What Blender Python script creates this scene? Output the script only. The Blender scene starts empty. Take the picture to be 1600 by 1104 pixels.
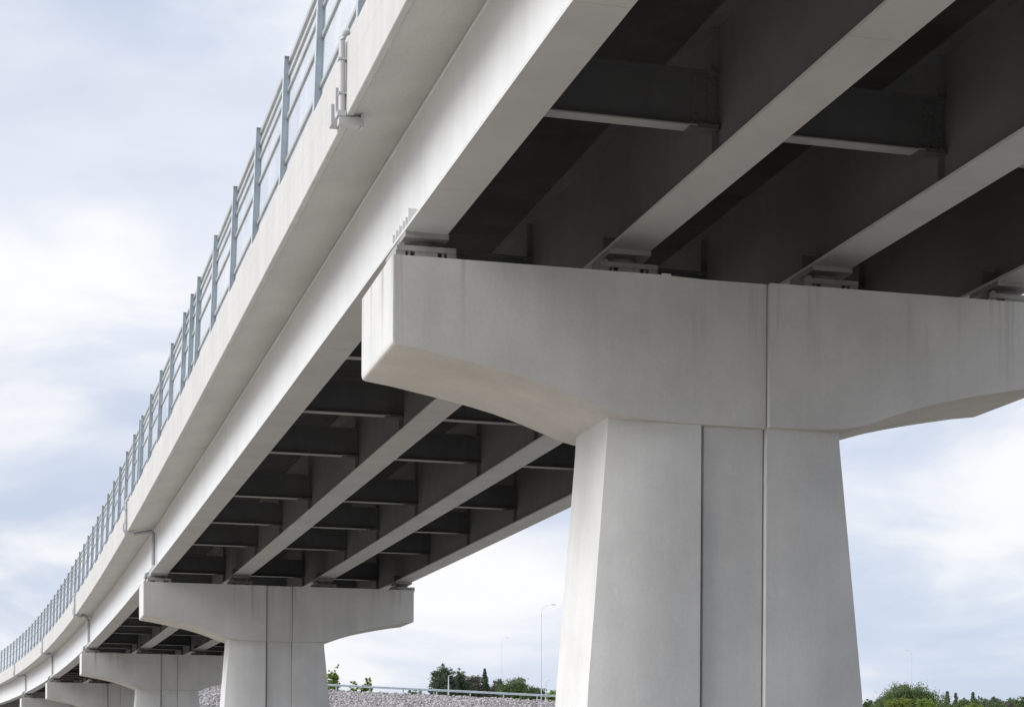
import bpy, bmesh, math, random
from mathutils import Vector, Matrix, noise
R = math.radians
rnd = random.Random(7)
scn = bpy.context.scene
col = scn.collection

# ------------------------------------------------------------------ camera
CAMZ = 1.7
F_PX, VH, ROLL = 2912.9, 1213.25, 0.00235
cd = bpy.data.cameras.new('camera'); cam = bpy.data.objects.new('camera', cd); col.objects.link(cam)
cd.sensor_width = 36; cd.lens = F_PX / 1600 * 36
cd.shift_y = (VH - 552) / 1600
cd.clip_start = 0.1; cd.clip_end = 6000
cam.matrix_world = Matrix.Translation((0, 0, CAMZ)) @ Matrix((
    (math.cos(ROLL), -math.sin(ROLL), 0, 0), (0, 0, -1, 0), (math.sin(ROLL), math.cos(ROLL), 0, 0), (0, 0, 0, 1)))
scn.camera = cam

# ------------------------------------------------------------------ bridge alignment
H0, K1, K2 = 0.26793, 3.0271507674e-05, 4.812037e-06
PX, PY, PZ = -1.68838, 26.14327, 7.32278 + CAMZ
SK, GR, GS, KV, XS = -0.017394, 9.2756e-05, -0.0045614, 2.59421e-05, -0.0072379
STEP = 0.5
_tab = {}
def _build():
    x, y = PX, PY; _tab[0] = (x, y)
    for sgn in (1, -1):
        x, y = PX, PY
        for i in range(0, 760):
            s = (i + .5) * STEP * sgn; th = H0 + K1 * s + K2 * s * abs(s) / 2 * (1 if s > 0 else 0)
            x += -math.sin(th) * STEP * sgn; y += math.cos(th) * STEP * sgn
            _tab[(i + 1) * sgn] = (x, y)
_build()
def heading(s): return H0 + K1 * s + (K2 * s * s / 2 if s > 0 else 0)
def axis(s):
    i = math.floor(s / STEP); f = s / STEP - i
    a, b = _tab[i], _tab[i + 1]
    return a[0] + (b[0] - a[0]) * f, a[1] + (b[1] - a[1]) * f
def zsup(s): return PZ + GS * s + KV * s * s if s > -40 else PZ + .22
def P(s, o, z):
    x, y = axis(s); t = heading(s)
    return Vector((x + o * math.cos(t), y + o * math.sin(t), zsup(s) + z + XS * o))
S_PIER = [0.0, 45.7633, 87.6856, 124.5056, 155.5807, 189.0]
S0, S1 = -46.0, 262.0

# ------------------------------------------------------------------ helpers
class MB:
    def __init__(self): self.v = []; self.f = []
    def add(self, vs, fs):
        b = len(self.v); self.v += [tuple(v) for v in vs]; self.f += [tuple(b + i for i in f) for f in fs]
    def box(self, x0, x1, y0, y1, z0, z1, M=None, ch=0):
        if ch:
            c = ch
            ring = [(x0 + c, y0), (x1 - c, y0), (x1, y0 + c), (x1, y1 - c), (x1 - c, y1), (x0 + c, y1), (x0, y1 - c), (x0, y0 + c)]
            vs = [(x, y, z) for z in (z0, z1) for x, y in ring]; n = 8
            fs = [tuple(range(n))[::-1], tuple(range(n, 2 * n))] + [(i, (i + 1) % n, n + (i + 1) % n, n + i) for i in range(n)]
        else:
            vs = [(x, y, z) for z in (z0, z1) for x, y in ((x0, y0), (x1, y0), (x1, y1), (x0, y1))]
            fs = [(3, 2, 1, 0), (4, 5, 6, 7), (0, 1, 5, 4), (1, 2, 6, 5), (2, 3, 7, 6), (3, 0, 4, 7)]
        if M: vs = [M @ Vector(v) for v in vs]
        self.add(vs, fs)
    def fbox(self, fn, a0, a1, b0, b1, c0, c1):
        vs = [fn(a, b, c) for c in (c0, c1) for a, b in ((a0, b0), (a1, b0), (a1, b1), (a0, b1))]
        self.add(vs, [(0, 1, 2, 3), (7, 6, 5, 4), (0, 4, 5, 1), (1, 5, 6, 2), (2, 6, 7, 3), (3, 7, 4, 0)])
    def cyl(self, c, r, z0, z1, n=20, M=None):
        vs = [(c[0] + r * math.cos(2 * math.pi * i / n), c[1] + r * math.sin(2 * math.pi * i / n), z) for z in (z0, z1) for i in range(n)]
        if M: vs = [M @ Vector(v) for v in vs]
        self.add(vs, [tuple(range(n))[::-1], tuple(range(n, 2 * n))] + [(i, (i + 1) % n, n + (i + 1) % n, n + i) for i in range(n)])
    def tube(self, pts, r, n=10):
        pts = [Vector(p) for p in pts]; rs = r if isinstance(r, (list, tuple)) else [r] * len(pts)
        vs = []
        for i, p in enumerate(pts):
            d = (pts[min(i + 1, len(pts) - 1)] - pts[max(i - 1, 0)]).normalized()
            u = d.cross(Vector((0, 0, 1)));  u = u if u.length > .05 else d.cross(Vector((0, 1, 0)))
            u.normalize(); w = d.cross(u)
            vs += [p + (u * math.cos(2 * math.pi * k / n) + w * math.sin(2 * math.pi * k / n)) * rs[i] for k in range(n)]
        fs = [(i * n + k, i * n + (k + 1) % n, (i + 1) * n + (k + 1) % n, (i + 1) * n + k) for i in range(len(pts) - 1) for k in range(n)]
        fs += [tuple(range(n))[::-1], tuple(range((len(pts) - 1) * n, len(pts) * n))]
        self.add(vs, fs)
    def loft(self, rings):
        n = len(rings[0]); vs = [v for r in rings for v in r]
        fs = [(i * n + k, i * n + (k + 1) % n, (i + 1) * n + (k + 1) % n, (i + 1) * n + k) for i in range(len(rings) - 1) for k in range(n)]
        fs += [tuple(range(n))[::-1], tuple(range((len(rings) - 1) * n, len(rings) * n))]
        self.add(vs, fs)
    def sweep(self, prof, s0, s1, step=2.0):
        n = max(1, round((s1 - s0) / step))
        self.loft([[P(s0 + (s1 - s0) * i / n, o, z) for o, z in prof] for i in range(n + 1)])
    def mesh(self, name, mat, smooth=None, mats=None):
        me = bpy.data.meshes.new(name); me.from_pydata(self.v, [], self.f)
        bm = bmesh.new(); bm.from_mesh(me); bmesh.ops.recalc_face_normals(bm, faces=bm.faces); bm.to_mesh(me); bm.free()
        if mat: me.materials.append(mat)
        if smooth is not None:
            me.shade_smooth(); me.set_sharp_from_angle(angle=R(smooth))
        return me
    def build(self, name, mat, parent=None, smooth=None):
        return link(name, self.mesh(name, mat, smooth), parent)
def link(name, data, parent=None):
    o = bpy.data.objects.new(name, data); col.objects.link(o)
    if parent:
        o.parent = parent; o.matrix_parent_inverse = Matrix.Identity(4)
        if parent.parent is None: o.matrix_basis = parent.matrix_basis.inverted() if False else Matrix.Identity(4)
    return o
def tag(o, label=None, cat=None, group=None, kind=None):
    if label: o['label'] = label
    if cat: o['category'] = cat
    if group: o['group'] = group
    if kind: o['kind'] = kind
    return o
def empty(name, loc=(0, 0, 0), rz=0):
    o = bpy.data.objects.new(name, None); col.objects.link(o); o.location = loc; o.rotation_euler = (0, 0, rz)
    o.empty_display_size = .3
    return o
def dup(o, parent=None):
    c = o.copy(); col.objects.link(c)
    if parent: c.parent = parent
    for ch in list(o.children): dup(ch, c)
    return c

# ------------------------------------------------------------------ materials
def mat(name, base, rough=.6, var=.12, scale=1.0, streak=0, bump=0, bscale=30, metal=0, stain=None, spec=.35, fine=0, drips=False):
    m = bpy.data.materials.new(name); m.use_nodes = True; nt = m.node_tree; N = nt.nodes; L = nt.links
    b = N['Principled BSDF']; b.inputs['Roughness'].default_value = rough; b.inputs['Metallic'].default_value = metal
    b.inputs['Specular IOR Level'].default_value = spec
    tc = N.new('ShaderNodeNewGeometry')
    def noi(sc, vec=(1, 1, 1), det=5, ro=.55):
        mp = N.new('ShaderNodeMapping'); mp.inputs['Scale'].default_value = vec; L.new(tc.outputs['Position'], mp.inputs['Vector'])
        n = N.new('ShaderNodeTexNoise'); n.inputs['Scale'].default_value = sc; n.inputs['Detail'].default_value = det; n.inputs['Roughness'].default_value = ro
        L.new(mp.outputs[0], n.inputs['Vector']); return n.outputs['Fac']
    def rng(src, a, b_, c, d):
        r = N.new('ShaderNodeMapRange'); r.inputs[1].default_value = a; r.inputs[2].default_value = b_; r.inputs[3].default_value = c; r.inputs[4].default_value = d
        L.new(src, r.inputs[0]); return r.outputs[0]
    def mul(a, b_):
        x = N.new('ShaderNodeMath'); x.operation = 'MULTIPLY'; L.new(a, x.inputs[0]); L.new(b_, x.inputs[1]); return x.outputs[0]
    fac = rng(noi(scale), .3, .7, 1 - var, 1 + var * .4)
    if streak: fac = mul(fac, rng(noi(3.2, (1, 1, .06), 4), .35, .75, 1 - streak, 1.0 + streak * .15))
    if fine: fac = mul(fac, rng(noi(bscale * 1.5, det=3), .3, .7, 1 - fine, 1 + fine))
    mx = N.new('ShaderNodeMix'); mx.data_type = 'RGBA'; mx.blend_type = 'MULTIPLY'; mx.inputs[0].default_value = 1
    mx.inputs[6].default_value = (*base, 1); L.new(fac, mx.inputs[7]); out = mx.outputs[2]
    if stain:
        m2 = N.new('ShaderNodeMix'); m2.data_type = 'RGBA'; m2.inputs[7].default_value = (*stain, 1)
        L.new(rng(noi(.9, (1, 1, .25), 6, .65), .55, .8, 0, .45), m2.inputs[0]); L.new(out, m2.inputs[6]); out = m2.outputs[2]
    L.new(out, b.inputs['Base Color'])
    if drips:
        oc = N.new('ShaderNodeTexCoord'); sx = N.new('ShaderNodeSeparateXYZ'); L.new(oc.outputs['Object'], sx.inputs[0])
        fall = rng(sx.outputs['Z'], -1.5, .02, 0, 1)
        mk = mul(mul(rng(noi(5.5, (1, 1, .03), 5, .6), .52, .70, 0, .9), fall), rng(noi(.8, (1, 1, .2), 3), .42, .62, 0, 1))
        m3 = N.new('ShaderNodeMix'); m3.data_type = 'RGBA'; m3.inputs[7].default_value = (.33, .29, .23, 1); L.new(mk, m3.inputs[0]); L.new(out, m3.inputs[6]); out = m3.outputs[2]
        L.new(out, b.inputs['Base Color'])
    rr = rng(noi(scale * 2.3), .3, .7, rough - .08, rough + .08); L.new(rr, b.inputs['Roughness'])
    if bump:
        bp = N.new('ShaderNodeBump'); bp.inputs['Strength'].default_value = bump; bp.inputs['Distance'].default_value = .02
        L.new(noi(bscale, det=6), bp.inputs['Height']); L.new(bp.outputs[0], b.inputs['Normal'])
    return m
M = {}
M['concrete'] = mat('painted_concrete', (.665, .663, .655), .62, .12, .75, .06, .15, 14, stain=(.58, .56, .525), fine=.03)
M['cap'] = mat('cap_concrete', (.63, .628, .62), .62, .12, .75, .045, .15, 14, stain=(.58, .56, .525), fine=.03, drips=True)
M['soffit'] = mat('warm_bounce_concrete', (.675, .645, .595), .7, .12, 1.0, 0, .2, 14, fine=.04)  # warm ground bounce put into the colour of the cap's downward faces
M['edge'] = mat('edge_beam_paint', (.56, .55, .535), .6, .08, .7, .10, .15, 16, stain=(.52, .50, .47), fine=.03)
M['slab'] = mat('slab_concrete', (.50, .49, .47), .7, .10, .6, 0, .2, 12, fine=.05)
M['deck_shade'] = mat('shaded_formwork', (.06, .059, .058), .8, .3, 1.1, 0, .3, 9, fine=.08)  # near-black tone carries the shade between the girders
M['steel_white'] = mat('white_girder_paint', (.72, .725, .73), .38, .06, .5, .05, .04, 5, spec=.5)
M['steel_shade'] = mat('shaded_girder_paint', (.185, .185, .183), .45, .10, .7, .08, .04, 5, spec=.4)  # inner webs: girder paint darkened to carry the under-deck shade
M['flange'] = mat('light_grey_flange_paint', (.60, .60, .585), .45, .10, .7, .04, .04, 5, spec=.4)
M['brace_flange'] = mat('grey_brace_flange', (.40, .40, .395), .5, .12, 1, 0, .04, 6)
M['steel_deep_shade'] = mat('shaded_bracing_paint', (.14, .142, .15), .5, .18, 1.2, .10, .05, 6, spec=.4)  # cross beams and inner top flanges, shade painted in as a dark tone
M['bearing'] = mat('bearing_steel', (.34, .335, .32), .5, .2, 4, 0, .1, 20, stain=(.25, .19, .14))
M['rubber'] = mat('bearing_pot_steel', (.20, .195, .19), .55, .2, 4, 0, .1, 20)
M['grout'] = mat('bearing_plinth', (.42, .41, .39), .8, .2, 3, 0, .3, 20)
M['galv'] = mat('galvanised_steel', (.54, .61, .66), .45, .14, 3, .08, .05, 20, metal=.12, spec=.5)
M['rail'] = mat('railing_alloy', (.50, .51, .50), .4, .12, 3, 0, .05, 20, metal=.4)
M['pipe'] = mat('drain_pipe_plastic', (.52, .515, .525), .4, .08, 3, .08, .03, 10)
M['pipe_grey'] = mat('grey_downpipe', (.36, .37, .39), .45, .1, 3, .1, .03, 10)
M['ground'] = mat('sandy_ground', (.44, .40, .345), .95, .3, .15, 0, .6, 3, fine=.15)
M['strip_dark'] = mat('added_strip_dark', (.10, .098, .096), .9, .25, .6, 0, .4, 30, fine=.2)
M['bank'] = mat('stone_bank', (.30, .285, .28), .95, .35, 1.2, 0, .8, 4, fine=.25)
M['grass'] = mat('verge_grass', (.09, .13, .04), .95, .4, .8, 0, .8, 6, fine=.3)
M['lamp'] = mat('lamp_pole_steel', (.58, .61, .64), .5, .1, 3, metal=.1)
M['bark'] = mat('bark', (.12, .09, .07), .9, .3, 4, 0, .5, 20)
def rock_mat():
    m = bpy.data.materials.new('crushed_stone'); m.use_nodes = True; N = m.node_tree.nodes; L = m.node_tree.links; b = N['Principled BSDF']
    b.inputs['Roughness'].default_value = .9; b.inputs['Specular IOR Level'].default_value = .2
    g = N.new('ShaderNodeNewGeometry'); cr = N.new('ShaderNodeValToRGB')
    e = cr.color_ramp.elements; e[0].color = (.28, .265, .27, 1); e[1].color = (.50, .48, .48, 1)
    e2 = e.new(.5); e2.color = (.38, .36, .36, 1)
    L.new(g.outputs['Random Per Island'], cr.inputs[0]); L.new(cr.outputs[0], b.inputs['Base Color']); return m
M['rock'] = rock_mat()
def leaf_mat(name, c1, c2):
    m = bpy.data.materials.new(name); m.use_nodes = True; N = m.node_tree.nodes; L = m.node_tree.links; b = N['Principled BSDF']
    b.inputs['Roughness'].default_value = .7; b.inputs['Specular IOR Level'].default_value = .2
    g = N.new('ShaderNodeNewGeometry'); cr = N.new('ShaderNodeValToRGB'); e = cr.color_ramp.elements
    e[0].color = (*c1, 1); e[1].color = (*c2, 1)
    L.new(g.outputs['Random Per Island'], cr.inputs[0]); L.new(cr.outputs[0], b.inputs['Base Color'])
    tr = N.new('ShaderNodeBsdfTranslucent'); L.new(cr.outputs[0], tr.inputs[0]); ms = N.new('ShaderNodeMixShader'); ms.inputs[0].default_value = .48
    L.new(b.outputs[0], ms.inputs[1]); L.new(tr.outputs[0], ms.inputs[2]); L.new(ms.outputs[0], N['Material Output'].inputs[0]); return m
LF = {'green': leaf_mat('leaves_green', (.09, .13, .055), (.18, .24, .10)), 'bright': leaf_mat('leaves_bright', (.14, .22, .04), (.28, .36, .09)),
      'dark': leaf_mat('needles_dark', (.09, .125, .085), (.18, .22, .15)), 'purple': leaf_mat('leaves_brownish', (.12, .115, .095), (.20, .185, .15)),
      'yellow': leaf_mat('leaves_yellowgreen', (.15, .20, .04), (.26, .32, .09))}
def glass_mat():
    m = bpy.data.materials.new('clear_screen_panel'); m.use_nodes = True; N = m.node_tree.nodes; L = m.node_tree.links
    for n in list(N):
        if n.type == 'BSDF_PRINCIPLED': N.remove(n)
    t = N.new('ShaderNodeBsdfTransparent'); t.inputs[0].default_value = (.95, .96, .97, 1)
    d = N.new('ShaderNodeAddShader'); d1 = N.new('ShaderNodeBsdfTranslucent'); d2 = N.new('ShaderNodeBsdfDiffuse'); d1.inputs[0].default_value = (.55, .55, .56, 1); d2.inputs[0].default_value = (.45, .45, .46, 1); L.new(d1.outputs[0], d.inputs[0]); L.new(d2.outputs[0], d.inputs[1])
    gl = N.new('ShaderNodeBsdfGlossy'); gl.inputs['Roughness'].default_value = .08
    a = N.new('ShaderNodeMixShader'); L.new(t.outputs[0], a.inputs[1]); L.new(d.outputs[0], a.inputs[2])
    g = N.new('ShaderNodeNewGeometry'); n = N.new('ShaderNodeTexNoise'); n.inputs['Scale'].default_value = 2.2; n.inputs['Detail'].default_value = 4
    mp = N.new('ShaderNodeMapping'); mp.inputs['Scale'].default_value = (1, 1, .4); L.new(g.outputs['Position'], mp.inputs[0]); L.new(mp.outputs[0], n.inputs['Vector'])
    r = N.new('ShaderNodeMapRange'); r.inputs[1].default_value = .35; r.inputs[2].default_value = .7; r.inputs[3].default_value = .04; r.inputs[4].default_value = .30
    L.new(n.outputs['Fac'], r.inputs[0]); L.new(r.outputs[0], a.inputs[0])
    fr = N.new('ShaderNodeFresnel'); fr.inputs[0].default_value = 1.3
    c = N.new('ShaderNodeMixShader'); c.inputs[0].default_value = .06; L.new(a.outputs[0], c.inputs[1]); L.new(gl.outputs[0], c.inputs[2])
    L.new(c.outputs[0], N['Material Output'].inputs[0]); return m
M['panel'] = glass_mat()

# ------------------------------------------------------------------ setting
def ground():
    mb = MB(); n = 40; ext = 3000
    mb.add([(-ext, -ext, 0), (ext, -ext, 0), (ext, ext, 0), (-ext, ext, 0)], [(0, 1, 2, 3)])
    tag(mb.build('ground', M['ground']), 'pale sandy ground under the bridge', 'ground', kind='structure')
ground()
YB = 222.0
def road():  # unseen dark strip, added to cut the light bouncing up under the deck
    mb = MB(); ss = [-40 + 4 * i for i in range(74)]; vs = []; fs = []
    for q in ss:
        for o in (1.5, 5, 9, 13): v = P(q, o, 0); vs.append((v.x, v.y, .01))
    for i in range(len(ss) - 1):
        for k in range(3): fs.append((i * 4 + k, i * 4 + k + 1, i * 4 + 5 + k, i * 4 + 4 + k))
    mb.add(vs, fs); tag(mb.build('road', M['strip_dark']), 'dark strip added on the ground beneath the bridge to cut bounce light', 'road', kind='structure')
road()
def crest(x):
    u = x / YB * F_PX + 800
    v = 1070 + (u - 320) * (1095.5 - 1070) / (870 - 320)
    z = (VH - v) / F_PX * YB + CAMZ
    if x < -46: z *= max(0, 1 - (-46 - x) / 10)
    return max(z, .05)
def bank():
    xs = [-58 + i * 2 for i in range(0, 66)]
    mb = MB(); prof = lambda x: (lambda z: [(YB - 1.6 * z - .5, -.05), (YB - .8 * z, z * .5), (YB, z), (YB + 9, z + .05), (YB + 9 + 1.6 * z, -.05)])(crest(x))
    vs = []; fs = []
    for x in xs: vs += [(x, y, z) for y, z in prof(x)]
    for i in range(len(xs) - 1):
        for k in range(4): fs.append((i * 5 + k, (i + 1) * 5 + k, (i + 1) * 5 + k + 1, i * 5 + k + 1))
    mb.add(vs, fs)
    tag(mb.build('embankment', M['bank']), 'stone faced road embankment behind the far piers', 'embankment', kind='structure')
    rb = MB(); bm = bmesh.new(); bmesh.ops.create_icosphere(bm, subdivisions=1, radius=1)
    iv = [v.co.copy() for v in bm.verts]; jf = [[v.index for v in f.verts] for f in bm.faces]; bm.free()
    for _ in range(19000):
        x = rnd.uniform(-46, 12); d = rnd.uniform(-.1, 2.6); z = crest(x) - d; y = YB - 1.6 * max(d, 0)
        r = rnd.choice((.07, .08, .10, .12, .15, .22)) ; sc = Vector((rnd.uniform(.8, 1.5), rnd.uniform(.7, 1.1), rnd.uniform(.5, .95))) * r
        rot = Matrix.Rotation(rnd.uniform(0, 6.28), 3, 'Z') @ Matrix.Rotation(rnd.uniform(-.7, .7), 3, 'X')
        rb.add([Vector((x, y - .05, z)) + rot @ Vector([a * b * rnd.uniform(.72, 1.1) for a, b in zip(v, sc)]) for v in iv], jf)
    tag(rb.build('crushed_stone', M['rock']), 'grey crushed stones covering the embankment slope below the guard rail', 'stones', kind='stuff')
    gb = MB()
    for _ in range(2600):
        x = rnd.uniform(-46, -36) if rnd.random() < .8 else rnd.uniform(-36, -20)
        y = YB + rnd.uniform(-.4, 1.2); z = crest(x); h = rnd.uniform(.1, .38); a = rnd.uniform(0, 3.14); w = .03
        dx, dy = math.cos(a) * w, math.sin(a) * w
        gb.add([(x - dx, y - dy, z), (x + dx, y + dy, z), (x + rnd.uniform(-.1, .1), y + rnd.uniform(-.1, .1), z + h)], [(0, 1, 2)])
    tag(gb.build('verge_grass', M['grass']), 'short grass along the embankment crest', 'grass', kind='stuff')
    gr = empty('guard_rail', (-47, YB + .7, crest(-45)))
    tag(gr, 'low galvanised guard rail running along the top of the stone embankment', 'guard rail')
    inv = gr.matrix_basis.inverted() if False else Matrix.Translation(-Vector(gr.location))
    b = MB(); pts = [(x, YB + .7) for x in range(-47, 42, 4)]
    pr = [(0, .44), (-.06, .47), (-.06, .53), (0, .57), (-.06, .61), (-.06, .67), (0, .70), (.02, .70), (.02, .44)]
    b.loft([[inv @ Vector((x, y + a, crest(x) + c + .15)) for a, c in pr] for x, y in pts]); b.build('beam', M['galv'], gr)
    for x, y in pts[:-1]:
        q = MB(); q.box(x + 1.9, x + 2.04, y + .03, y + .15, crest(x + 2) - .3, crest(x + 2) + .8, inv); q.build('post', M['galv'], gr)
bank()

# ------------------------------------------------------------------ piers
W = 10.40; C = 5.15; GH = .516; T = 2.556; HT = 2.13
ZB = [(0, -1.255), (.45, -1.315), (.91, -1.40), (1.3, -1.475), (1.7, -1.56), (2.07, -1.65), (2.45, -1.765), (2.8, -1.89), (3.16, -2.025), (3.4, -2.08), (3.69, -2.112), (4.0, -2.125), (4.33, -2.13)]
def zb(s):
    q = s if s < C else max(2 * C + .08 - s, 0)
    if q >= 4.33: return -HT
    for (a, b), (c, d) in zip(ZB, ZB[1:]):
        if a <= q <= c: return b + (d - b) * (q - a) / (c - a)
    return -1.255
def pier_frame(s):
    x, y = axis(s); th = heading(s) + SK
    return Matrix.Translation((x, y, PZ + GR * s)) @ Matrix.Rotation(th, 4, 'Z') @ Matrix(((1, 0, 0, 0), (0, 1, 0, 0), (XS, 0, 1, 0), (0, 0, 0, 1)))
def ring_cap(s, d, ch=.02, zt=0, lift=0):
    b = zb(s) + lift
    return [(s, d, zt), (s, d, b + ch), (s, d + ch * .3, b + ch * .3), (s, d + ch, b), (s, T * .42 - .007, b), (s, T * .42, b + .006), (s, T * .42 + .007, b), (s, T - d - ch, b), (s, T - d - ch * .3, b + ch * .3), (s, T - d, b + ch), (s, T - d, zt)]
def cap_mesh(first):
    st = [(0.0, .012, .055), (.010, .003, .024), (.025, 0, .009), (.05, 0, 0)]
    ss = [.45, .7, .91, 1.1, 1.3, 1.5, 1.7, 1.9, 2.07, 2.25, 2.45, 2.65, 2.8, 3.0, 3.16, 3.28, 3.4, 3.55, 3.69, 3.85]
    L = C - GH; Rr = C + GH; rec = .085
    rings = [ring_cap(s, d, .035, 0, l) for s, d, l in st] + [ring_cap(s, 0) for s in ss]
    if first: rings += [ring_cap(3.95, 0), ring_cap(4.3, rec * .5), ring_cap(4.7, rec)]
    else: rings += [ring_cap(4.33, 0), ring_cap(L, 0), ring_cap(L + .003, rec + .05), ring_cap(L + .05, rec + .05), ring_cap(L + .053, rec)]
    rings += [ring_cap(C, rec), ring_cap(Rr - .028, rec), ring_cap(Rr - .025, rec + .03), ring_cap(Rr - .003, rec + .03), ring_cap(Rr, 0)]
    off = 2 * C + .08
    rings += [ring_cap(off - s, 0) for s in [4.33, 4.0] + ss[::-1]]
    rings += [ring_cap(off - .14, 0), ring_cap(W - .05, 0), ring_cap(W - .025, 0, .02, 0, .009), ring_cap(W - .010, .003, .02, 0, .024), ring_cap(W, .012, .02, 0, .055)]
    mb = MB(); mb.loft([[Vector(v) for v in r] for r in rings])
    if first: mb.box(3.98, 4.12, .002, .10, -.03, .022)
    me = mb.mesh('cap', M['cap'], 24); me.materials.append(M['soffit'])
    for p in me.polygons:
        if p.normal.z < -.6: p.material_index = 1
    return me
def column_mesh(depth):
    rings = []
    for z in [-1.98, -2.3, -3.2, -4.4, -6, -7.6, -depth]:
        k = min(4.9, max(0, -HT - z)); sl = 3.27 - .072 * k; sr = 2 * C - 3.39 + .105 * k; n = 14; r = []
        fr, bk = .10, T - .16
        for i in range(n + 1):
            u = i / n; r.append((sl + (C - GH - sl) * u, fr + .215 * (1 - u) ** 2.6, z))
        r += [(C - GH + .003, fr + .20, z), (C - GH + .075, fr + .18, z), (C - GH + .078, fr + .10, z), (C + GH - .028, fr + .10, z), (C + GH - .025, fr + .145, z), (C + GH - .003, fr + .145, z)]
        for i in range(n + 1):
            u = i / n; r.append((C + GH + (sr - C - GH) * u, fr + .215 * u ** 2.6, z))
        for i in range(n + 1):
            u = i / n; r.append((sr + (C + GH - sr) * u, bk - (.42 - .02 * k) * (1 - u) ** 2, z))
        r += [(C + GH - .004, bk - .13, z), (C - GH + .004, bk - .13, z)]
        for i in range(n + 1):
            u = i / n; r.append((C - GH + (sl - C + GH) * u, bk - (.42 - .02 * k) * u ** 2, z))
        rings.append([Vector(v) for v in r])
    mb = MB(); mb.loft(rings); return mb.mesh('column', M['concrete'], 24)
PLAB = ['large near pier with hammerhead cap filling the right of the picture',
        'second pier back, its whole hammerhead cap visible in front of the sky',
        'third pier, half hidden behind the left side of the second pier',
        'fourth pier, only its cap showing left of the third pier column',
        'fifth and farthest visible pier at the lower left corner']
piers = []
cm1, cm2 = cap_mesh(True), cap_mesh(False); co = column_mesh(PZ + .3)
for i, s in enumerate(S_PIER[:5]):
    r = empty('bridge_pier'); r.matrix_basis = pier_frame(s) if False else Matrix.Identity(4)
    fr = pier_frame(s)
    base = fr @ Vector((C, T / 2, 0)); base.z = 0
    r.location = base
    for nm, me in (('cap', cm1 if i == 0 else cm2), ('column', co)):
        o = link(nm, me, r); o.matrix_local = Matrix.Translation(-base) @ fr
    tag(r, 'light grey concrete ' + PLAB[i], 'bridge pier', 'piers carrying the bridge'); piers.append(r)

# ------------------------------------------------------------------ superstructure
deck = empty('bridge_deck', P(0, 5, 2.5))
tag(deck, 'long curving girder bridge deck with white edge beam and dark underside', 'bridge deck')
DI = Matrix.Translation(-deck.location)
def dpart(mb, name, m, parent=deck, smooth=None):
    mb.v = [tuple(DI @ Vector(v)) for v in mb.v]
    return mb.build(name, m, parent, smooth)
ZG, ZW, ZF, ZT = .586, 2.523, 2.296, 3.419
OG = [.66, 3.76, 7.03, 10.16]; HW = .32; FT = .045
WTOP = ZW
mb = MB()  # slab with sloping cantilevers
mb.sweep([(-.335, ZF + .035), (.62, ZW - .002), (.66, ZW), (10.16, ZW), (10.2, ZW - .002), (11.15, ZF + .035), (11.15, 2.96), (5.4, 3.05), (-.335, 2.96)], S0, S1)
dpart(mb, 'slab', M['slab'])
for sg, nm in ((0, 'edge_beam'), (1, 'edge_beam')):
    f = (lambda o: o) if sg == 0 else (lambda o: 10.82 - o)
    pr = [(-.448, ZF + .012), (-.436, ZF), (-.352, ZF + .012), (-.34, ZF + .03), (-.34, 2.9), (-.10, 2.98), (-.10, ZT - .01), (-.115, ZT), (-.425, ZT), (-.436, ZT - .012), (-.4395, ZF + .66), (-.4375, ZF + .654), (-.4375, ZF + .647), (-.440, ZF + .64)]
    mb = MB(); mb.sweep([(f(o), z) for o, z in pr], S0, S1)
    dpart(mb, nm, M['edge'])
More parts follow.
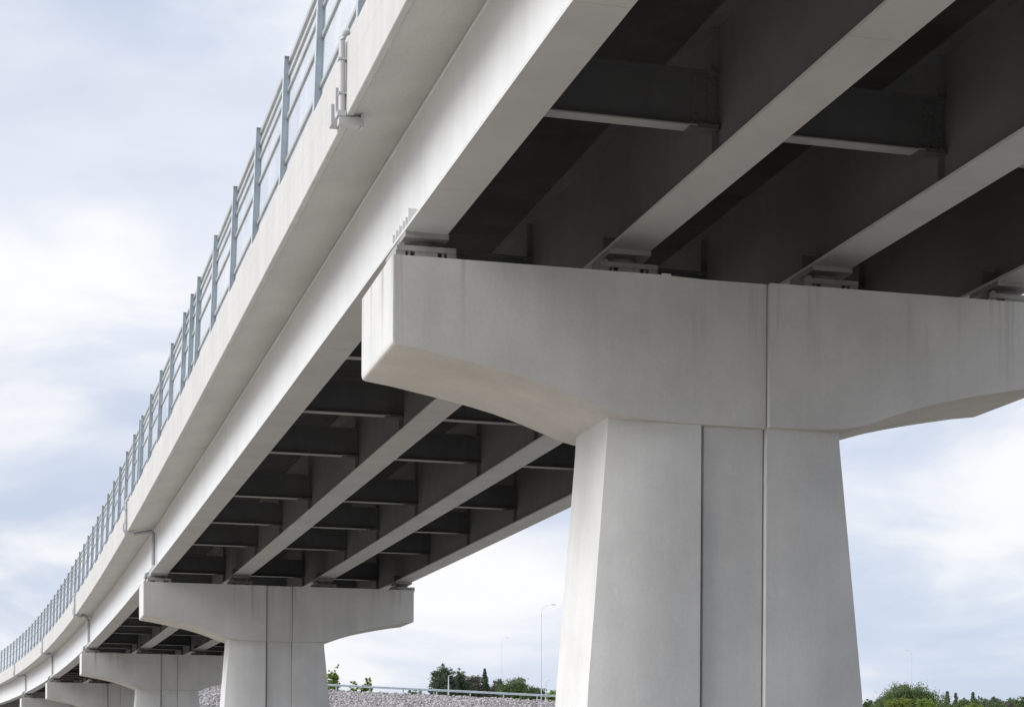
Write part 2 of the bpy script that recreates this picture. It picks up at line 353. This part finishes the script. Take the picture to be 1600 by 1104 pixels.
# soffit formwork between the girders (under-deck shade put into its dark colour)
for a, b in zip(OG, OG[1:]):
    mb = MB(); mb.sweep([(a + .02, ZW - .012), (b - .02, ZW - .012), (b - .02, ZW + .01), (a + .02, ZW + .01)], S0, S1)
    dpart(mb, 'shaded_formwork_sheet', M['deck_shade'])
DS = []
DREL = [6.0, 11.3, 16.9, 22.4, 30.0, 35.9, 41.8]
for k in range(-1, 4):
    a = S_PIER[k] if k >= 0 else -45.0
    b = S_PIER[k + 1]
    DS += [a + d / 45.76 * (b - a) for d in DREL]
DS = [s for s in DS if s > -30]
DS = [(-2.85 if abs(s + 3.9) < .35 else s) for s in DS]
DS += [S_PIER[4] + 5, S_PIER[4] + 11]
for gi, o in enumerate(OG):
    webm = M['steel_white'] if gi == 0 else M['steel_shade']
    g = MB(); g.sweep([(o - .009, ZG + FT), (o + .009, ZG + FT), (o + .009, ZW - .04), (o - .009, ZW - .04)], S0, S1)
    for s in DS:   # vertical web stiffeners at every cross frame
        for sd in (-1, 1):
            if gi == 0 and sd == -1: continue
            if gi == 3 and sd == 1: continue
            g.fbox(P, s - .008, s + .008, o + sd * .006, o + sd * .11, ZG + FT, ZW - .045)
    root = dpart(g, 'girder', webm)
    if gi == 0: root['label'] = 'white painted outer girder'
    b = MB(); b.sweep([(o - HW, ZG), (o + HW, ZG), (o + HW, ZG + FT), (o - HW, ZG + FT)], S0, S1)
    for sw in (-7.4, -1.2, 8.3, 20.1, 33.2, 52, 65, 78, 96): b.fbox(P, sw - .011, sw + .011, o - HW + .004, o + HW - .004, ZG - .004, ZG + .004)
    dpart(b, 'bottom_flange', M['flange'], root)
    t = MB(); tl = .25 if gi else .03
    t.sweep([(o - tl, ZW - .042), (o + .25, ZW - .042), (o + .25, ZW - .014), (o - tl, ZW - .014)], S0, S1); dpart(t, 'top_flange', M['steel_deep_shade'] if gi else M['steel_white'], root)
    for pi, s in enumerate(S_PIER[:4]):      # bearing stiffeners over the piers
        for q in (-.62, -.42, -.22, .02, .26, .5):
            sm = s + T / 2 + q
            if gi == 0:
                st = MB(); st.fbox(P, sm - .012, sm + .012, o - .30, o - .008, ZG + FT, ZG + FT + (.17 if q > -.5 else .24)); dpart(st, 'bearing_stiffener', webm, root)
            elif abs(q) < .1:
                st = MB(); st.fbox(P, sm - .012, sm + .012, o - .24, o - .008, ZG + FT, ZG + FT + .28); dpart(st, 'bearing_stiffener', webm, root)

# cross frames: one of each bay, then copies
def bolt(mb, a, b, c, r=.022):
    n = 6; vs = [(a + r * math.cos(k * math.pi / 3), b, c + r * math.sin(k * math.pi / 3)) for k in range(n)] + [(a + r * .8 * math.cos(k * math.pi / 3), b - .022, c + r * .8 * math.sin(k * math.pi / 3)) for k in range(n)]
    mb.add(vs, [tuple(range(n, 2 * n))] + [(i, (i + 1) % n, n + (i + 1) % n, n + i) for i in range(n)])
protos = {}
D0, D1 = ZG + .54, ZG + 1.28
for s in DS:
    for bay in range(3):
        a, b = OG[bay], OG[bay + 1]; Ln = b - a
        if bay not in protos:
            m = MB()
            m.box(.175, Ln - .175, -.007, .007, D0 + .02, D1 - .02)
            m.box(.06, Ln - .06, -.11, .11, D1 - .02, D1)
            d = m.build('cross_beam', M['steel_deep_shade'], deck)
            m = MB(); m.box(.36, Ln - .36, -.12, .12, D0, D0 + .0199); m.build('bottom_flange', M['brace_flange'], d)
            for sd in (0, 1):
                sp = MB(); x0 = .03 if sd == 0 else Ln - .40
                sp.box(x0, x0 + .37, -.021, -.0085, D0 + .04, D1 - .04)
                for i in range(3):
                    for j in range(7): bolt(sp, x0 + .06 + i * .125, -.021, D0 + .1 + j * .09)
                x1 = .03 if sd == 0 else Ln - .52
                x1 = .05 if sd == 0 else Ln - .46
                sp.box(x1, x1 + .41, -.11, .10, D0 - .016, D0 + .045)
                sp.build('splice_plate', M['steel_deep_shade'], d)
            protos[bay] = d
        else: d = dup(protos[bay], deck)
        x, y = axis(s); th = heading(s)
        d.matrix_local = DI @ Matrix.Translation((x + a * math.cos(th), y + a * math.sin(th), zsup(s) + XS * a)) @ Matrix.Rotation(th, 4, 'Z') @ Matrix(((1, 0, 0, 0), (0, 1, 0, 0), (XS, 0, 1, 0), (0, 0, 0, 1)))

# ------------------------------------------------------------------ bearings
GLAB = ['under the outermost white girder', 'under the second girder from the left', 'under the third girder from the left', 'under the fourth, far side girder']
PNM = ['on the large near pier', 'on the second pier', 'on the third pier', 'on the fourth pier', 'on the farthest pier']
for i, s in enumerate(S_PIER[:5]):
    fr = pier_frame(s)
    for gi, o in enumerate(OG):
        if i == 4 and gi > 0 or i == 3 and gi > 2: continue
        sm = s + T / 2
        top = P(sm, o, ZG); base = fr @ Vector((o, T / 2, 0)); h = top.z - base.z
        b = empty('bearing', base, heading(s) + SK)
        tag(b, f'grey steel bridge bearing {PNM[i]}, {GLAB[gi]}', 'bearing', 'bridge bearings on the pier caps')
        hp = max(.03, h - .36)
        m = MB(); m.box(-.40, .40, -.42, .42, 0, hp, ch=.01); m.build('plinth', M['grout'], b)
        for x, w in ((-.38, .07), (0, .17), (.38, .07)):
            m = MB(); m.box(x - w, x + w, -.40, .40, hp, hp + .10); m.build('anchor_block', M['bearing'], b)
        for x in (-.245, .26):
            m = MB(); m.cyl((x, -.35), .024, hp, hp + .10, 8); m.build('anchor_bolt', M['bearing'], b)
        m = MB(); m.box(-.45, .45, -.42, .42, hp + .10, hp + .175, ch=.012)
        m.box(-.40, -.33, -.40, -.30, hp + .17, hp + .215)
        m.build('base_plate', M['bearing'], b)
        m = MB(); m.cyl((0, 0), .245, hp + .175, hp + .25, 28); m.cyl((0, 0), .215, hp + .25, hp + .29, 28); m.build('pot', M['rubber'], b, 40)
        m = MB(); m.box(-.33, .33, -.46, .46, hp + .29, h + .003, ch=.01); m.build('sole_plate', M['bearing'], b)

# ------------------------------------------------------------------ noise barrier fence
fence = empty('bridge_fence', P(0, -.4, ZT)); FI = Matrix.Translation(-fence.location)
tag(fence, 'tall see-through fence of blue grey posts and clear panels along the bridge edge', 'fence')
LEAN = .037
def FP(s, o, z): return P(s, o + (z - ZT) * LEAN, z)
def fsweep(prof, s0, s1, step=2.0):
    mb = MB(); n = max(1, round((s1 - s0) / step)); mb.loft([[FI @ FP(s0 + (s1 - s0) * i / n, o, z) for o, z in prof] for i in range(n + 1)]); return mb
PS = []; s = .54 - 3.83 * 4
while s < 250: PS.append(s); s += 3.83
PS2 = sorted(PS + [25.3, 43.6])
o0 = -.425
for s in PS2:
    m = MB(); dp, w, tk = .135, .06, .012
    fn = lambda a, b, c: FI @ FP(s + a, o0 + b, c)
    m.fbox(fn, -tk / 2, tk / 2, tk, dp - tk, ZT - .12 if False else ZT + .002, 5.80)
    m.fbox(fn, -w, w, 0, tk, ZT + .002, 5.80); m.fbox(fn, -w, w, dp - tk, dp, ZT + .002, 5.80)
    m.fbox(fn, -w - .001, w + .001, -.001, dp + .001, 5.80, 5.808)
    m.fbox(fn, -.11, .11, -.005, dp + .05, ZT, ZT + .025)
    m.build('post', M['galv'], fence)
def rect(o, z, w, h): return [(o, z), (o + w, z), (o + w, z + h), (o, z + h)]
for z, w, h, mm in ((5.69, .06, .09, 'rail'), (5.44, .05, .085, 'rail'), (5.16, .045, .055, 'rail'), (4.66, .05, .07, 'rail'), (3.84, .05, .075, 'rail'), (3.47, .05, .12, 'rail')):
    fsweep(rect(o0 + .085, z, w, h), PS[0], PS[-1]).build('rail', M[mm], fence)
for a, b in zip(PS2, PS2[1:]):
    if a > 215 : break
    fsweep(rect(o0 + .125, 3.63, .008, 2.0), a + .08, b - .08, 4).build('panel', M['panel'], fence)

# ------------------------------------------------------------------ drain pipes
DL = ['above the near pier, boxed clamp at its foot', 'continuing down the girder at the second pier', 'running down to the third pier',
      'running down to the fourth pier', 'running down to the farthest pier']
for i, s in enumerate([1.25, 47.9, S_PIER[2] - 1.4, S_PIER[3] - 2.0, S_PIER[4] + 2.2]):
    r = empty('drain_pipe', P(s, -.52, ZF)); I = Matrix.Translation(-r.location); fn = lambda a, b, c: I @ P(s + a, b, c)
    tag(r, 'white drain pipe on the edge beam ' + DL[i], 'drain pipe', 'drain pipes on the bridge edge')
    m = MB(); m.tube([fn(0, -.40, 3.56), fn(0, -.46, 3.53), fn(0, -.50, 3.46), fn(0, -.505, 3.40), fn(0, -.505, 2.36)], .05, 14); m.build('pipe', M['pipe'], r, 50)
    m = MB(); m.fbox(fn, -.075, .075, -.56, -.22, 2.17, ZF - .004); m.fbox(fn, -.085, .085, -.585, -.455, ZF - .004, 2.37)
    m.fbox(fn, -.09, .09, -.235, -.19, 2.15, ZF + .05); m.build('clamp', M['pipe'], r)
    m = MB()
    for zz in (2.62, 3.12): m.fbox(fn, -.06, .06, -.562, -.436, zz, zz + .03)
    m.build('pipe_strap', M['rail'], r)
    m = MB(); m.fbox(fn, .50, .70, -.575, -.455, 2.36, 2.66); m.fbox(fn, .26, .36, -.55, -.455, 2.40, 2.82); m.build('junction_box', M['pipe'], r)
    if i:
        ds = T / 2 + .9
        fm = lambda a, b, c: I @ P(S_PIER[i] + a, b, c)
        m = MB(); m.tube([fn(0, -.20, 2.20), fn(0, .0, 2.26), fm(ds, .48, 2.36), fm(ds, .54, 2.30), fm(ds, .55, 2.2), fm(ds, .55, ZG + .30), fm(ds, .50, ZG + .18), fm(ds, .28, ZG + .1), fm(ds, .24, ZG - .1)], .07, 12); m.build('downpipe', M['pipe_grey'], r, 50)

# ------------------------------------------------------------------ street lamps
def at(u, Y, v): return Vector(((u - 800) / F_PX * Y, Y, (VH - v) / F_PX * Y + CAMZ))
def lamp(u, Y, vtop, vb, arm, label, r=.09):
    top = at(u, Y, vtop); b = at(u, Y, vb)
    e = empty('street_lamp', b); h = top.z - b.z; tag(e, label, 'street lamp', 'street lamps beyond the bridge')
    m = MB(); m.tube([(0, 0, 0), (0, 0, h * .35), (0, 0, h * .92)], [r * 1.3, r, r * .7], 8); m.build('pole', M['lamp'], e, 50)
    m = MB(); m.tube([(0, 0, h * .92), (arm * .1, 0, h * .96), (arm * .45, 0, h * .99), (arm, 0, h)], [r * .6, r * .5, r * .45, r * .4], 8); m.build('arm', M['lamp'], e, 50)
    m = MB(); m.box(min(arm, arm * 1.5), max(arm, arm * 1.5), -.10, .10, h - .03, h + .07, ch=.04); m.build('lamp_head', M['lamp'], e)
lamp(845.5, 232, 944, 1096, 1.2, 'tall slim street lamp just left of the near pier, above the embankment', .045)
lamp(783.5, 330, 996, 1092, .8, 'more distant pale street lamp left of the tallest one', .035)
lamp(700.5, 228, 1054, 1088, .35, 'short pale lamp pole in front of the tallest dark tree', .08)
lamp(852.5, 226, 1062, 1098, .3, 'short pole at the guard rail beside the near pier', .06)
lamp(1424, 260, 1014, 1120, -.6, 'thin mast lamp rising behind the big round tree right of the near pier', .05)

# ------------------------------------------------------------------ trees
def tree(u, Y, vtop, wpx, kind, label, shape='round', zb=0.0, seed=0, dens=1.0, name='tree', vis=60):
    r = random.Random(seed); top = at(u, Y, vtop); H = top.z - zb; Wd = wpx / F_PX * Y / 2
    e = empty(name, (top.x, Y, zb)); tag(e, label, 'tree' if name != 'shrub' else 'shrub', None)
    m = MB(); m.tube([(0, 0, -.2), (r.uniform(-.1, .1), 0, H * .4), (r.uniform(-.2, .2), r.uniform(-.2, .2), H * .93)], [H * .02 + .05, H * .013 + .03, .02], 7)
    for _ in range(12):
        z = H * r.uniform(.3, .85); a = r.uniform(0, 6.28); l = Wd * r.uniform(.5, .95) * (1 if shape != 'cone' else (1.05 - z / H))
        m.tube([(0, 0, z), (math.cos(a) * l * .6, math.sin(a) * l * .6, z + l * .25), (math.cos(a) * l, math.sin(a) * l, z + l * .55 if shape != 'cone' else z - l * .05)], [.05, .03, .01], 5)
    m.build('trunk', M['bark'], e, 60)
    c = MB(); cl = []
    zlo = max(.5, (VH - 1122) / F_PX * Y + CAMZ); ch = max((H - zlo) / 2, Wd * .75); n = int((30 + wpx * (1112 - vtop) / 8) * dens)
    off = Vector((seed * 1.7, seed * .3, 0))
    for _ in range(n):
        if shape == 'cone':
            t = r.random() ** 1.2; z = zlo + (H - zlo) * t * .97; rr = Wd * (1 - t) * r.uniform(.2, 1.0); a = r.uniform(0, 6.28)
            cl.append((Vector((rr * math.cos(a), rr * math.sin(a), z)), .10 + Wd * .30 * (1 - t)))
        else:
            v = Vector((r.gauss(0, 1), r.gauss(0, 1), r.gauss(.35, .9))).normalized()
            k = .80 + .55 * noise.noise(v * 1.9 + off) + .22 * noise.noise(v * 5.0 + off)
            v = v * (r.uniform(.25, 1.0) ** .55) * k
            q = min(Wd, ch) * r.choice((.09, .13, .17, .22))
            cl.append((Vector((v.x * Wd, v.y * Wd, min(H - q * .5, H - ch + v.z * ch))), q))
    ztop = max(p.z + q * .6 for p, q in cl); ls = Y * .00042
    for p, q in cl:
        for _ in range(38):
            d = Vector((r.gauss(0, .55), r.gauss(0, .55), r.gauss(0, .42))) * q; x = p + d; x.z += (H - ztop) * max(0, (x.z - zlo) / (H - zlo))
            a = Vector((r.gauss(0, 1), r.gauss(0, 1), r.gauss(0, 1))).normalized(); b = a.cross(Vector((r.gauss(0, 1), r.gauss(0, 1), r.gauss(0, 1)))).normalized()
            l = ls * r.uniform(.6, 1.35); w = l * .5
            c.add([x - a * l, x + b * w, x + a * l, x - b * w], [(0, 1, 2, 3)])
    c.build('crown', LF[kind], e)
TR = [
 (521, 262, 1038, 24, 'bright', 'slender bright green young tree beside the second pier column', 'tall', .9),
 (552, 262, 1064, 22, 'bright', 'small bright green bushy tree, left of the pair above the guard rail', 'round', .8),
 (572, 264, 1058, 26, 'yellow', 'yellowish green loose tree, right of the small bushy one above the guard rail', 'tall', .8),
 (645, 300, 1076, 26, 'dark', 'tiny grey green treetop just above the guard rail left of the dark group', 'round', .6),
 (674, 280, 1066, 16, 'purple', 'low brownish tree at the left foot of the dark tree group', 'round', .6),
 (694, 275, 1036, 46, 'dark', 'tallest dark green tree of the group above the embankment', 'tall', 1.3),
 (716, 278, 1044, 40, 'dark', 'second dark tree close to the right of the tallest one', 'tall', 1.0),
 (738, 282, 1053, 46, 'purple', 'brownish purple spreading tree in the middle of the dark group', 'round', 1.0),
 (757, 284, 1044, 34, 'dark', 'pointed dark conifer right of the brownish tree', 'cone', 1.2),
 (777, 286, 1060, 34, 'purple', 'small brown green tree right of the pointed conifer', 'round', .8),
 (804, 272, 1058, 62, 'green', 'broad mid green tree behind the street lamp, left of the near pier', 'round', 1.1),
 (830, 270, 1067, 46, 'green', 'low green tree at the foot of the tall street lamp', 'round', .9),
 (845, 274, 1073, 40, 'green', 'mid green bushy tree right beside the tall street lamp pole', 'round', 1.0),
 (785, 292, 1071, 60, 'green', 'long low green thicket tree behind the small brown green tree', 'round', 1.0),
 (655, 285, 1078, 30, 'green', 'low mid green tree just left of the brownish tree above the guard rail', 'round', .8),
 (862, 268, 1077, 30, 'bright', 'low light green tree partly hidden by the near pier', 'round', .8),
 (1357, 165, 1090, 24, 'green', 'low green tree touching the right edge of the near pier', 'round', .9),
 (1374, 175, 1087, 30, 'dark', 'dark low tree between the near pier and the big round tree', 'round', .8),
 (1420, 150, 1063, 118, 'green', 'big round green tree right of the near pier', 'round', 2.4),
 (1405, 130, 1086, 52, 'yellow', 'yellow green bush in front of the big round tree', 'round', 1.1),
 (1445, 132, 1089, 40, 'bright', 'bright green bush at the right front of the big round tree', 'round', 1.0),
 (1480, 210, 1078, 20, 'dark', 'narrow dark conifer, first right of the big round tree', 'cone', .9),
 (1493, 215, 1080, 16, 'dark', 'thin pointed conifer, second right of the big round tree', 'cone', .8),
 (1508, 190, 1088, 40, 'green', 'low mid green tree in front of the thin pointed conifer', 'round', .9),
 (1520, 220, 1079, 18, 'dark', 'conifer with a high tip above the yellow green bushes', 'cone', .8),
 (1518, 140, 1095, 50, 'yellow', 'wide yellow green bush at the bottom edge right of the big tree', 'round', 1.0),
 (1540, 215, 1088, 34, 'dark', 'dark grey green tree behind the wide yellow green bush', 'round', .9),
 (1557, 218, 1086, 24, 'dark', 'dark rounded tree second from the right edge of the far row', 'tall', .8),
 (1574, 190, 1092, 30, 'purple', 'brownish tree near the right edge of the picture', 'round', .8),
 (1500, 230, 1090, 70, 'green', 'long low green tree row piece behind the two thin conifers', 'round', 1.0),
 (1552, 175, 1093, 60, 'green', 'low wide green tree in front of the dark rounded tree', 'round', 1.0),
 (1486, 195, 1092, 76, 'green', 'long low green tree just right of the bright green bush', 'round', 1.0),
 (1532, 240, 1086, 60, 'green', 'hazy green wide tree in the far row behind the conifer with a high tip', 'round', 1.0),
 (1580, 225, 1085, 60, 'green', 'wide green tree of the far row nearest the right edge', 'round', 1.0),
 (1350, 230, 1092, 40, 'green', 'small far green tree half hidden by the near pier', 'round', 1.0),
 (1598, 170, 1086, 36, 'green', 'green tree cut by the right edge of the picture', 'round', 1.0),
]
for i, (u, Y, vt, w, k, lb, sh, dn) in enumerate(TR):
    tree(u, Y, vt, w, k, lb, sh, 0.0, 100 + i, dn, 'conifer_tree' if sh == 'cone' else 'leafy_tree')

# ------------------------------------------------------------------ light
SUN_EL, SUN_AZ = 34, 254     # azimuth clockwise from +Y (away from the camera): light comes from the left
w = bpy.data.worlds.new('World'); scn.world = w; w.use_nodes = True; nt = w.node_tree; N = nt.nodes; L = nt.links
bg = N['Background']; bg.inputs['Strength'].default_value = .1
sky = N.new('ShaderNodeTexSky'); sky.sky_type = 'NISHITA'; sky.sun_disc = False; sky.sun_elevation = R(SUN_EL); sky.sun_rotation = R(SUN_AZ)
sky.air_density = 1.0; sky.dust_density = 1.5; sky.ozone_density = 1.5
tc = N.new('ShaderNodeTexCoord')
def cloud(scale, loc, vec, det, dist, lo, hi):
    mp = N.new('ShaderNodeMapping'); mp.inputs['Scale'].default_value = vec; mp.inputs['Location'].default_value = loc; L.new(tc.outputs['Generated'], mp.inputs[0])
    n = N.new('ShaderNodeTexNoise'); n.inputs['Scale'].default_value = scale; n.inputs['Detail'].default_value = det; n.inputs['Roughness'].default_value = .5; n.inputs['Distortion'].default_value = dist
    L.new(mp.outputs[0], n.inputs['Vector'])
    r = N.new('ShaderNodeMapRange'); r.interpolation_type = 'SMOOTHSTEP'; r.inputs[1].default_value = lo; r.inputs[2].default_value = hi; L.new(n.outputs['Fac'], r.inputs[0]); return r.outputs[0]
def mix(fac, a, b):
    m = N.new('ShaderNodeMix'); m.data_type = 'RGBA'
    if isinstance(fac, float): m.inputs[0].default_value = fac
    else: L.new(fac, m.inputs[0])
    for idx, x in ((6, a), (7, b)):
        if isinstance(x, tuple): m.inputs[idx].default_value = (*x, 1)
        else: L.new(x, m.inputs[idx])
    return m.outputs[2]
c1 = cloud(4.2, (1.3, .4, 2.15), (1, 1, 2.2), 5, .5, .28, .66)
c2 = cloud(5.6, (.2, 3.1, .7), (1, 1, 3.0), 6, .5, .42, .68)
c3 = cloud(3.0, (5.2, 1.1, .3), (1, 1, 3.4), 4, .3, .40, .72)
veil = mix(.88, sky.outputs[0], (5.9, 6.9, 8.7))
lay = mix(c1, veil, (7.9, 8.35, 9.4))
dk = mix(c3, lay, (5.7, 6.4, 7.9))
lay2 = mix(.75, lay, dk)
wh = mix(c2, lay2, (10.2, 10.2, 10.2))
fin = mix(.85, lay2, wh)
L.new(fin, bg.inputs['Color'])
sd = bpy.data.lights.new('sun', 'SUN'); sd.energy = 3.5; sd.angle = R(40); sd.color = (1, .985, .96)
so = bpy.data.objects.new('sun', sd); col.objects.link(so)
so.rotation_euler = (R(90 - SUN_EL), 0, R(180 - SUN_AZ)) 
d = Vector((math.sin(R(SUN_AZ)) * math.cos(R(SUN_EL)), math.cos(R(SUN_AZ)) * math.cos(R(SUN_EL)), math.sin(R(SUN_EL))))
so.rotation_euler = d.to_track_quat('Z', 'Y').to_euler()
scn.view_settings.view_transform = 'Standard'; scn.view_settings.look = 'None'; scn.view_settings.exposure = 0.0; scn.view_settings.gamma = 1
scn.cycles.max_bounces = 10; scn.cycles.diffuse_bounces = 6; scn.cycles.transparent_max_bounces = 24
